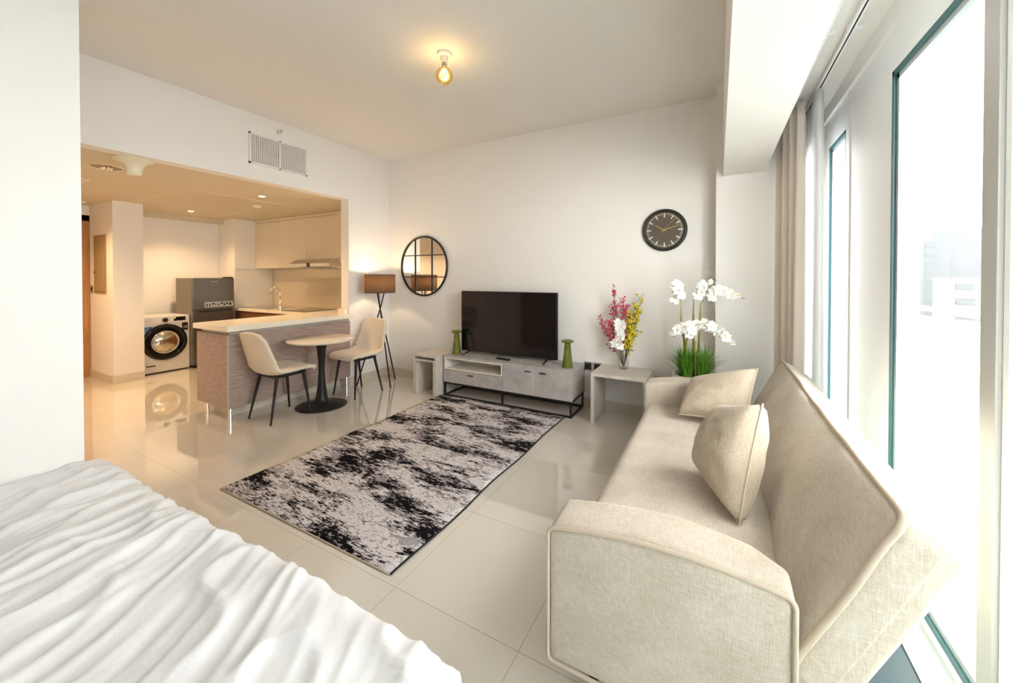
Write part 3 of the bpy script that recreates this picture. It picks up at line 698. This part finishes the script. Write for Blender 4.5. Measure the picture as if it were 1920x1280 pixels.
# bistro table
t = thing('bistro_table', 'round pale marble top bistro table on black tulip pedestal', 'table', (-3.645, 2.565, 0))
bm = bmesh.new(); lathe(bm, [(.30, .676), (.315, .682), (.325, .692), (.325, .697), (.320, .701)], 64); obj('tabletop', bm, 'marble', t, smooth=1)
bm = bmesh.new(); lathe(bm, [(.245, 0), (.245, .006), (.20, .016), (.12, .028), (.075, .045), (.060, .07), (.050, .13), (.036, .25), (.030, .36), (.033, .46), (.042, .57), (.052, .64), (.058, .676)], 48); obj('pedestal', bm, 'black', t, smooth='all')
# dining chairs (local front = +Y)
def chair_shell(u, v_):
    """u across -1..1, v 0 front lip .. 1 back top"""
    prof = [(.245, .430), (.235, .452), (.15, .462), (.02, .452), (-.09, .440), (-.155, .452), (-.195, .50), (-.222, .58), (-.245, .68), (-.268, .78), (-.285, .845)]
    wid = [.185, .205, .225, .232, .235, .236, .233, .225, .210, .192, .155]
    lift = [.0, .004, .012, .022, .04, .055, .05, .03, .02, .012, .0]
    t_ = v_*(len(prof)-1); i = min(int(t_), len(prof)-2); f = t_-i
    def cr(a, j):
        g_ = lambda k: a[max(0, min(len(a)-1, k))]
        p0, p1, p2, p3 = g_(j-1), g_(j), g_(j+1), g_(j+2)
        return .5*((2*p1)+(-p0+p2)*f+(2*p0-5*p1+4*p2-p3)*f*f+(-p0+3*p1-3*p2+p3)*f**3)
    y = cr([p[0] for p in prof], i); z = cr([p[1] for p in prof], i); w = cr(wid, i); lf = cr(lift, i)
    s = abs(u)**2.6
    fwd = .055*max(0, min(1, (v_-.5)/.15))*(1-.75*max(0, (v_-.62)/.38))
    z += lf*s*(1 if v_ < .62 else .4); y += fwd*s
    if v_ > .9: z -= .022*s
    if v_ < .12: y -= .03*s*(1-v_/.12)
    return Vector((u*w, y, z))
def make_chair():
    t = thing('dining_chair', 'x', 'chair', (0, 0, 0))
    bm = bmesh.new(); grid(bm, lambda a, b_: chair_shell(a*2-1, b_), 18, 30)
    o = obj('seat_shell', bm, 'chair', t, smooth='all'); md = o.modifiers.new('s', 'SOLIDIFY'); md.thickness = .034; md.offset = 0
    md = o.modifiers.new('u', 'SUBSURF'); md.levels = md.render_levels = 1
    bm = bmesh.new(); bx(bm, -.15, .15, -.13, -.10, .405, .425); bx(bm, -.15, .15, .13, .16, .415, .432); bx(bm, -.15, -.125, -.12, .15, .405, .425); bx(bm, .125, .15, -.12, .15, .405, .425)
    obj('under_frame', bm, 'black', t)
    for x, y in ((-1, 1), (1, 1), (-1, -1), (1, -1)):
        bm = bmesh.new(); top = Vector((x*.135, y*.125+.015, .425)); bot = Vector((x*.178, y*.195+.0, 0)); cyl(bm, bot, top, .0085, .0165, 14); obj('leg', bm, 'black', t, smooth=1)
    return t
def copytree(src, label):
    r = src.copy(); C.objects.link(r); r['label'] = label
    for c_ in src.children:
        k = c_.copy(); C.objects.link(k); k.parent = r
    return r
ca = make_chair(); ca.location = (-3.725, 2.185, 0); ca.rotation_euler = (0, 0, 0)
ca['label'] = 'cream shell dining chair left of the bistro table, seen from behind'; ca['group'] = 'cream shell chairs at the bistro table'
cb = copytree(ca, 'cream shell dining chair right of the bistro table, facing the camera side'); cb.location = (-3.665, 3.045, 0); cb.rotation_euler = (0, 0, PI)
# ------------------------------------------------------------ sofa
t = thing('sofa', 'oatmeal linen sofa bed with reclined back along the window', 'sofa', (0, 0, 0))
Y0, Y1 = 1.12, 3.13
def nz3(p, s, a): return noise.noise(Vector(p)*s)*a
bm = bmesh.new()
def fseat(p):
    x, y, z = p
    k = max(0, 1-(x/.37)**2)*max(0, 1-(y/.84)**4)
    if z > 0: z += .022*k+nz3((x, y, 0), 5, .006)
    x -= .02*max(0, 1-(z/.15)**2)*(1 if x < 0 else 0)
    return Vector((x-.075, y+2.125, z+.265))
soft_box(bm, .375, .86, .15, .05, fseat, 22); obj('seat_cushion', bm, 'sofa', t, smooth='all')
# backrest: front face from (.19,.40) low to (.385,.80) high
def bframe(a, b_):   # a along the face 0 low..1 high, b depth into the back
    return Vector((.155+.225*a+.80*b_, 0, .33+.47*a-.52*b_))
bm = bmesh.new()
def fback(p):
    a = (p.z+.26)/.52; b_ = (p.x+.11)/.22*.19
    bulge = max(0, 1-(p.y/.96)**4)*max(0, 1-(p.z/.26)**2)
    if p.x < 0: b_ -= .045*bulge+nz3((p.y, p.z, 1), 4, .012)*max(0, 1-(p.y/.97)**6)
    q = bframe(a, b_); yy = p.y
    if p.x > 0 and p.y < 0: yy += .07
    return Vector((q.x, yy+2.14+.0, q.z))
soft_box(bm, .11, .95, .26, .035, fback, 24); bk = obj('backrest', bm, 'sofa', t, smooth='all')
def rrect(f, hu, hv, r, n=6):
    pts = []
    for cx_, cy_, a0 in ((hu-r, hv-r, 0), (-(hu-r), hv-r, PI/2), (-(hu-r), -(hv-r), PI), (hu-r, -(hv-r), 1.5*PI)):
        for k in range(n+1): a = a0+PI/2*k/n; pts.append((cx_+r*math.cos(a), cy_+r*math.sin(a)))
    out = []
    for i, p in enumerate(pts):
        q = pts[(i+1) % len(pts)]; m_ = max(1, int(math.dist(p, q)/.04))
        for k in range(m_): out.append(f(p[0]+(q[0]-p[0])*k/m_, p[1]+(q[1]-p[1])*k/m_))
    return out
bm = bmesh.new()
def fw(u, v_):
    q = bframe((v_+.26)/.52, -.004+.012); return Vector((q.x, u+2.14, q.z))
tube(bm, [p+Vector((nz3(p, 6, .006), 0, nz3(p, 5, .006))) for p in rrect(fw, .945, .255, .035)], .0095, 8, True); obj('piping', bm, 'piping', bk, smooth='all')
def arm(name_y, s):
    """s=+1 near arm (outer face at low y), s=-1 far arm"""
    bm = bmesh.new()
    def fa(p):
        x, y, z = p    # y: -out .. +in ; z -.22 ...22
        k = max(0, 1-(x/.33)**2)
        zz = z
        if z > 0: z += (zz/.215)*(.012+.036*k+.012*(x/.325))
        if y > 0: x -= .085*max(0, x/.325)*(y/.105); y *= .68
        if y > 0: y += (y/.071)*.09*max(0, -zz/.22+.35)
        if z > 0: z += .004*(y/.11)
        y += nz3((x*2, z*2, s), 2.5, .008)
        z += -.0*x
        yy = y+.105
        return Vector((x-.152, (Y0+yy) if s > 0 else (Y1-yy), z+.335))
    soft_box(bm, .325, .105, .215, .025, fa, 18)
    a_ = obj('armrest', bm, 'sofa', t, smooth='all')
    bm = bmesh.new()
    for yy in (.004, .206):
        def fp(u, v_):
            z = v_+.335; 
            if v_ > 0: z += (v_/.213)*(.012+.036*max(0, 1-(u/.33)**2)+.012*(u/.325))-.004
            else: pass
            return Vector((u-.152, (Y0+yy) if s > 0 else (Y1-yy), z))
        if yy < .1 : tube(bm, rrect(fp, .322, .213, .02), .0065, 8, True)
    obj('piping', bm, 'piping', a_, smooth='all')
arm(0, 1); arm(0, -1)
box('base_frame', -.38, .25, 1.25, 3.0, .09, .14, 'sheet', t)
for x in (-.36, .24):
    for y in (1.25, 2.98):
        bm = bmesh.new(); cyl(bm, (x, y, 0), (x, y, .12), .016, .022); obj('leg', bm, 'black', t, smooth=1)
# throw pillows
def pillow(lbl, cs, th, m, seed):
    c_ = [Vector(p) for p in cs]; ctr = sum(c_, Vector())/4
    t = thing('throw_pillow', lbl, 'pillow', ctr, 0, 'linen throw pillows on the sofa')
    c_ = [p-ctr for p in c_]
    nrm = ((c_[1]-c_[0]).cross(c_[3]-c_[0])+(c_[2]-c_[1]).cross(c_[3]-c_[2])).normalized()
    def mid(u, v_):
        k = .03; uu = u+(.5-u)*k*4*v_*(1-v_)*2; vv = v_+(.5-v_)*k*4*u*(1-u)*2
        return c_[0]*(1-uu)*(1-vv)+c_[1]*uu*(1-vv)+c_[2]*uu*vv+c_[3]*(1-uu)*vv
    bm = bmesh.new(); N = 28; sides = []
    for s in (1, -1):
        def f(u, v_, s=s):
            e = (max(0, 16*u*(1-u)*v_*(1-v_)))**.34
            w = noise.noise(Vector((u*6, v_*6, seed+s)))*.10*e
            return mid(u, v_)+nrm*s*(th/2)*e*(1+w*1.2)
        grid(bm, f, N, N)
    bmesh.ops.remove_doubles(bm, verts=bm.verts, dist=.0006)
    obj('cover', bm, m, t, smooth='all')
    bm = bmesh.new(); ring = [mid(k/N, 0) for k in range(N)]+[mid(1, k/N) for k in range(N)]+[mid(1-k/N, 1) for k in range(N)]+[mid(0, 1-k/N) for k in range(N)]
    tube(bm, ring, .004, 6, True); obj('seam', bm, 'piping', t, smooth='all')
pillow('tan linen throw pillow lying against the far armrest of the sofa', [(-.215, 2.63, .475), (.16, 2.58, .495), (.215, 2.70, .80), (-.155, 2.92, .64)], .19, 'cushion', 2)
pillow('linen throw pillow leaning on the sofa back nearer the camera', [(.075, 1.62, .44), (.16, 1.80, .845), (.035, 2.02, .75), (-.085, 1.98, .48)], .22, 'cushion', 5)
# ------------------------------------------------------------ bed
t = thing('bed', 'bed base and mattress hidden under the white duvet', 'bed', (-1.45, -.25, 0))
box('base', -.98, .95, -.86, .86, .04, .28, 'sheet', t, bevel=.01); box('mattress', -.98, .96, -.87, .87, .28, .51, 'creamw', t, bevel=.04)
for x in (-.9, .88):
    for y in (-.8, .8): box('leg', x-.03, x+.03, y-.03, y+.03, 0, .04, 'black', t)
bm = bmesh.new()
XE, YE, TOP, RR = -.455, .665, .548, .075
def drop(o_):
    if o_ <= 0: return o_, 0
    q = RR*PI/2
    if o_ < q: return RR*math.sin(o_/RR), RR*(1-math.cos(o_/RR))
    return RR+.04*(o_-q), RR+(o_-q)
def ridge(x): return (1-abs(x))**3
def dv(u, v_):
    a = -2.445+u*2.42; b_ = -1.15-.35+v_*2.27
    ex, dx = drop(a-(XE-RR)); ey, dy = drop(b_-(YE-RR))
    x = (XE-RR)+ex; y = (YE-RR)+ey
    if b_ < -1.08: pass
    dr_ = math.sqrt(dx*dx+dy*dy) if dx > 0 and dy > 0 else dx+dy
    z = TOP-min(dr_, .47)
    if dx > 0 and dy > 0:
        k = min(1, dr_/.25); x -= .05*k; y -= .05*k
    # wrinkles: long ridges roughly across the bed, bending near the foot
    wx = a+.18*noise.noise(Vector((a*1.3, b_*1.3, 3)))+.10*b_*b_+.22*b_
    w1 = ridge(noise.noise(Vector((wx*11, b_*1.6, 1.7)))*1.6)*.011
    w2 = ridge(noise.noise(Vector((wx*24, b_*3.2, 7.7)))*1.7)*.005
    w3 = noise.noise(Vector((a*1.8, b_*2.2, 5)))*.030
    w4 = ridge(noise.noise(Vector((a*2.5+b_*4, b_*3-a*3, 9)))*2.0)*.016
    w = w1+w2+w3+w4-.012
    if dr_ <= 0: z += w
    else:
        f = max(0, 1-dr_/.1); z += w*f; n_ = (1-f)*(w1*1.3+.5*w3)
        if dx > dy: x += n_
        else: y += n_
    return Vector((x, y, z))
grid(bm, dv, 260, 240)
o = obj('duvet', bm, 'duvet', smooth='all'); tag(o, 'rumpled white duvet covering the bed in the foreground', 'duvet')
# ------------------------------------------------------------ plants
def blossom(bm, c_, d_, s):
    d_ = Vector(d_).normalized(); q = d_.to_track_quat('Z', 'Y').to_matrix()
    for k in range(5):
        a = k*2*PI/5+.3; big_ = k in (1, 4)
        ln, wd = (1.0, .52) if big_ else (.92, .30)
        def f(u, v_, a=a, ln=ln, wd=wd):
            r = .08+ln*u; w = wd*math.sin(PI*min(1, u*.93+.07))**.6*(v_-.5)*2
            p = Vector((r*math.cos(a)-w*math.sin(a), r*math.sin(a)+w*math.cos(a), .10+.25*u*u-.12*abs(v_-.5)))
            return Vector(c_)+q @ (p*s)
        grid(bm, f, 5, 4)
def orchid_stem(root, pts, fl, nblo, droop=1):
    pts = [Vector(p) for p in pts]
    bm = bmesh.new(); tube(bm, pts, [.0085 if i < 2 else .003 for i in range(len(pts))], 7); st = obj('stem', bm, 'stem', root, smooth='all')
    for k in range(nblo):
        u = fl+(1-fl)*k/max(1, nblo-1); x = u*(len(pts)-1); i = min(int(x), len(pts)-2); p = pts[i].lerp(pts[i+1], x-i)
        off = Vector((random.uniform(-.025, .025), random.uniform(-.035, .01), random.uniform(-.02, .02)))
        sz = .044 if k < nblo-2 else .022
        bm = bmesh.new(); blossom(bm, p+off, (random.uniform(-.5, .5), -1, random.uniform(-.3, .3)), sz); b_ = obj('blossom', bm, 'petal', st, smooth='all')
        bm = bmesh.new(); bmesh.ops.create_icosphere(bm, subdivisions=1, radius=.005, matrix=Matrix.Translation(p+off+Vector((0, -.006, 0)))); tube(bm, [p, p+off], .0012, 4); obj('stalk', bm, 'yellow', st)
    bm = bmesh.new()
    for k in range(3): bmesh.ops.create_icosphere(bm, subdivisions=1, radius=.006-.001*k, matrix=Matrix.Translation(pts[-1]+Vector((.012*k, 0, -.004*k))))
    obj('bud', bm, 'twig', st, smooth='all')
px_, py_ = -.165, 3.42
t = thing('potted_orchid', 'white artificial orchids with grass in a ribbed grey pot in the corner', 'potted plant', (px_, py_, 0))
bm = bmesh.new(); prof = [(.115, 0), (.125, .01), (.158, .50), (.165, .545), (.160, .56), (.148, .556), (.145, .50)]
seg = 96; rings = []
for r, z in prof:
    rings.append([bm.verts.new(((r+(.0025 if (k % 2) and .01 < z < .54 and r > .146 else 0))*math.cos(2*PI*k/seg), (r+(.0025 if (k % 2) and .01 < z < .54 and r > .146 else 0))*math.sin(2*PI*k/seg), z)) for k in range(seg)])
for A, B in zip(rings, rings[1:]):
    for k in range(seg): bm.faces.new((A[k], A[(k+1) % seg], B[(k+1) % seg], B[k]))
bm.faces.new(rings[0][::-1]); obj('pot', bm, 'pot', t)
bm = bmesh.new(); lathe(bm, [(.146, .515), (.1, .528), (.02, .53)]); obj('soil', bm, 'soil', t)
bm = bmesh.new()
for k in range(760):
    cl = random.choice((-.055, .055)); a = random.uniform(0, 2*PI); r = random.uniform(0, .05); b0 = Vector((cl+r*math.cos(a), r*math.sin(a)*.8, .52))
    lean = random.uniform(.02, .19) if k > 14 else random.uniform(.18, .26); hgt = random.uniform(.18, .33)*(1 if k > 14 else .6); w = random.uniform(.0026, .0046)
    a2 = a+random.uniform(-.5, .5); dx, dy = math.cos(a2), math.sin(a2)*.7
    side = Vector((-math.sin(a2), math.cos(a2), 0)); prev = None
    if b0.y+py_+dy*lean > 3.58: dy *= .2
    if px_+b0.x+dx*lean > .0 and py_+b0.y+dy*lean > 3.58: continue
    for q in range(6):
        s = q/5; p = b0+Vector((dx*lean*s**1.6, dy*lean*s**1.6, hgt*(s-.25*s**3*(lean/.12))))
        ww = w*(1-s)**.7+.0003; cur = (bm.verts.new(p-side*ww), bm.verts.new(p+side*ww))
        if prev: bm.faces.new((prev[0], prev[1], cur[1], cur[0]))
        prev = cur
obj('grass', bm, 'leaf', t, smooth='all')
P = lambda x, y, z: (x-px_, y-py_, z)
orchid_stem(t, [P(-.20, 3.42, .53), P(-.262, 3.42, 1.00), P(-.265, 3.42, 1.12), P(-.27, 3.40, 1.22), P(-.285, 3.37, 1.29), P(-.30, 3.34, 1.26), P(-.315, 3.32, 1.14)], .42, 12)
orchid_stem(t, [P(-.17, 3.43, .53), P(-.172, 3.43, 1.03), P(-.17, 3.42, 1.15), P(-.15, 3.42, 1.22), P(-.10, 3.41, 1.28), P(-.03, 3.41, 1.325)], .55, 6)
orchid_stem(t, [P(-.14, 3.43, .53), P(-.123, 3.43, 1.03), P(-.12, 3.42, 1.13), P(-.07, 3.42, 1.20), P(.0, 3.41, 1.235), P(.08, 3.40, 1.225), P(.155, 3.39, 1.19)], .52, 9)
orchid_stem(t, [P(-.21, 3.40, .53), P(-.22, 3.38, .82), P(-.20, 3.36, .93), P(-.14, 3.34, .97), P(-.07, 3.33, .96), P(.0, 3.32, .94), P(.085, 3.31, .865)], .32, 14)
orchid_stem(t, [P(-.15, 3.38, .53), P(-.155, 3.36, .82), P(-.17, 3.34, .90), P(-.22, 3.33, .95), P(-.28, 3.33, .93), P(-.32, 3.33, .87)], .45, 8)
# glass vase with stems on side table
vx, vy = -.785, 3.70
t = thing('glass_vase', 'clear glass teardrop vase on the ash side table', 'vase', (vx, vy, .47))
bm = bmesh.new(); lathe(bm, [(.034, 0), (.044, .01), (.050, .04), (.048, .08), (.038, .14), (.027, .19), (.025, .215), (.031, .24)], 32); 
bmesh.ops.delete(bm, geom=[f for f in bm.faces if len(f.verts) > 4 and f.calc_center_median().z > .1], context='FACES')
obj('vase_body', bm, 'vaseg', t, smooth='all')
bm = bmesh.new(); cyl(bm, (0, 0, .001), (0, 0, .008), .034, seg=24); obj('glass_foot', bm, 'vaseg', t)
def spray(name, lbl, cat, base, tips, dotm, dotr, nd, loc, spread=.03, stemm='twig', partn='berries', leaves=None, single='berry'):
    t = thing(name, lbl, cat, loc); bm = bmesh.new(); bd = bmesh.new(); lf = bmesh.new()
    b0 = Vector(base); ind = []
    for tip in tips:
        tip = Vector(tip); pts = []
        for k in range(9):
            s = k/8; p = b0.lerp(tip, s)+Vector((noise.noise(Vector((tip.x*9, s*3, 1)))*.03*s, 0, noise.noise(Vector((s*3, tip.z*9, 4)))*.02*s)); pts.append(p)
        tube(bm, pts, [.003*(1-.6*k/8) for k in range(9)], 5)
        for k in range(nd):
            s = random.uniform(.40, 1); p = b0.lerp(tip, s)+Vector([random.gauss(0, spread*(1.1-.6*s)) for _ in range(3)])
            a = b0.lerp(tip, s-.08); tube(bm, [a, p], .0009, 3)
            sc_ = random.uniform(.7, 1.3)
            if len(ind) < 100 and random.random() < .5: ind.append((p.copy(), sc_))
            else: bmesh.ops.create_icosphere(bd, subdivisions=1, radius=dotr*sc_, matrix=Matrix.Translation(p) @ Matrix.Diagonal((1, .8, random.uniform(.8, 1.3), 1)))
            if leaves and k % 2:
                bmesh.ops.create_icosphere(lf, subdivisions=1, radius=dotr*1.2, matrix=Matrix.Translation(p+Vector((random.uniform(-.01, .01), .004, random.uniform(-.01, .01)))) @ Matrix.Diagonal((1.4, .5, .6, 1)))
    obj('stem', bm, stemm, t); q_ = obj(partn, bd, dotm, t, smooth='all'); q_['kind'] = 'stuff'
    bm = bmesh.new(); bmesh.ops.create_icosphere(bm, subdivisions=1, radius=dotr); one = obj(single, bm, dotm, t, smooth='all')
    for i_, (p, sc_) in enumerate(ind):
        o = one if i_ == 0 else one.copy()
        if i_: C.objects.link(o)
        o.location = p; o.scale = (sc_, sc_*.8, sc_*1.1)
    if leaves: obj('leaves', lf, leaves, t, smooth='all')
    else: lf.free()
    return t
L0 = (vx, vy, .47)
spray('berry_branch', 'branch of pink berries in the glass vase, spreading left', 'flower', (0, 0, .02), [(-.10, -.02, .78), (-.24, -.02, .50), (-.12, .01, .62), (-.01, -.02, .68), (-.14, -.03, .46), (.02, 0, .60)], 'pink', .0085, 60, L0, .030)
spray('yellow_blossom_branch', 'branch of small yellow blossoms in the glass vase, leaning right', 'flower', (.005, 0, .02), [(.06, 0, .40), (.165, .01, .71), (.14, .02, .56), (.06, .0, .56), (.08, .01, .44), (.12, 0, .62)], 'yellow', .0095, 60, L0, .028, leaves='ygreen', partn='blossoms', single='blossom')
t = thing('orchid_spray', 'hanging spray of white orchid blossoms at the front of the glass vase', 'flower', L0)
bm = bmesh.new(); pts = [(0, -.01, .02), (-.005, -.015, .20), (-.01, -.03, .32), (-.02, -.05, .44), (-.035, -.07, .40), (-.045, -.08, .30), (-.05, -.08, .22)]; tube(bm, pts, .002, 6); st = obj('stem', bm, 'stem', t, smooth='all')
for k in range(13):
    s = k/12; p = Vector((-.012-.035*s+random.uniform(-.03, .03), -.085+random.uniform(-.01, .01), .45-.22*s)); bm = bmesh.new(); blossom(bm, p, (random.uniform(-.6, .4), -1, random.uniform(-.3, .3)), .044); obj('blossom', bm, 'petal', st, smooth='all')
# ------------------------------------------------------------ curtains
def curtain(name, lbl, x0, y0, x1, y1, z0, z1, amp, folds, m, flare=0.0):
    bm = bmesh.new(); A = Vector((x0, y0)); B = Vector((x1, y1)); d_ = B-A; nn = Vector((-d_.y, d_.x)).normalized()
    def f(u, v_):
        z = z0+(z1-z0)*v_; k = 1-v_
        p = A+d_*(u)*(1+flare*k)+nn*amp*(math.sin(u*folds*2*PI+.5*math.sin(u*9))*(.75+.25*k)+.12*math.sin(u*folds*4.7+z*1.3))
        return Vector((p.x, p.y, z))
    grid(bm, f, folds*16, 24)
    o = obj(name, bm, m, smooth='all', solid=.004)
    return tag(o, lbl, 'curtain')
curtain('drape', 'beige blackout curtain bunched at the far end of the window', .405, 3.57, .50, 3.16, .02, 2.52, .042, 4, 'drape', .02)
curtain('sheer_curtain', 'white sheer curtain gathered beside the beige drape', .585, 3.50, .555, 2.98, .02, 2.51, .028, 8, 'sheer', .05)
curtain('sheer_curtain', 'white sheer curtain at the right edge beside the grey window stile', .585, 1.30, .585, -.9, .02, 2.50, .012, 14, 'sheer')
for lbl, x in (('white aluminium curtain rail nearer the room, carrying the beige drape', .455), ('white aluminium curtain rail nearer the window, carrying the sheers', .555)):
    t = thing('curtain_rail', lbl, 'curtain rail', (x, 0, 2.52)); bm = bmesh.new(); bx(bm, -.012, .012, -2.2, 3.58, 0, .018); obj('rail', bm, 'white', t)
    box('rail_slot', -.003, .003, -2.2, 3.58, -.002, .001, 'dark', t)
    for y in (-1, .4, 1.4, 2.4, 3.3): box('bracket', -.012, .05, y-.012, y+.012, .018, .04, 'white', t)
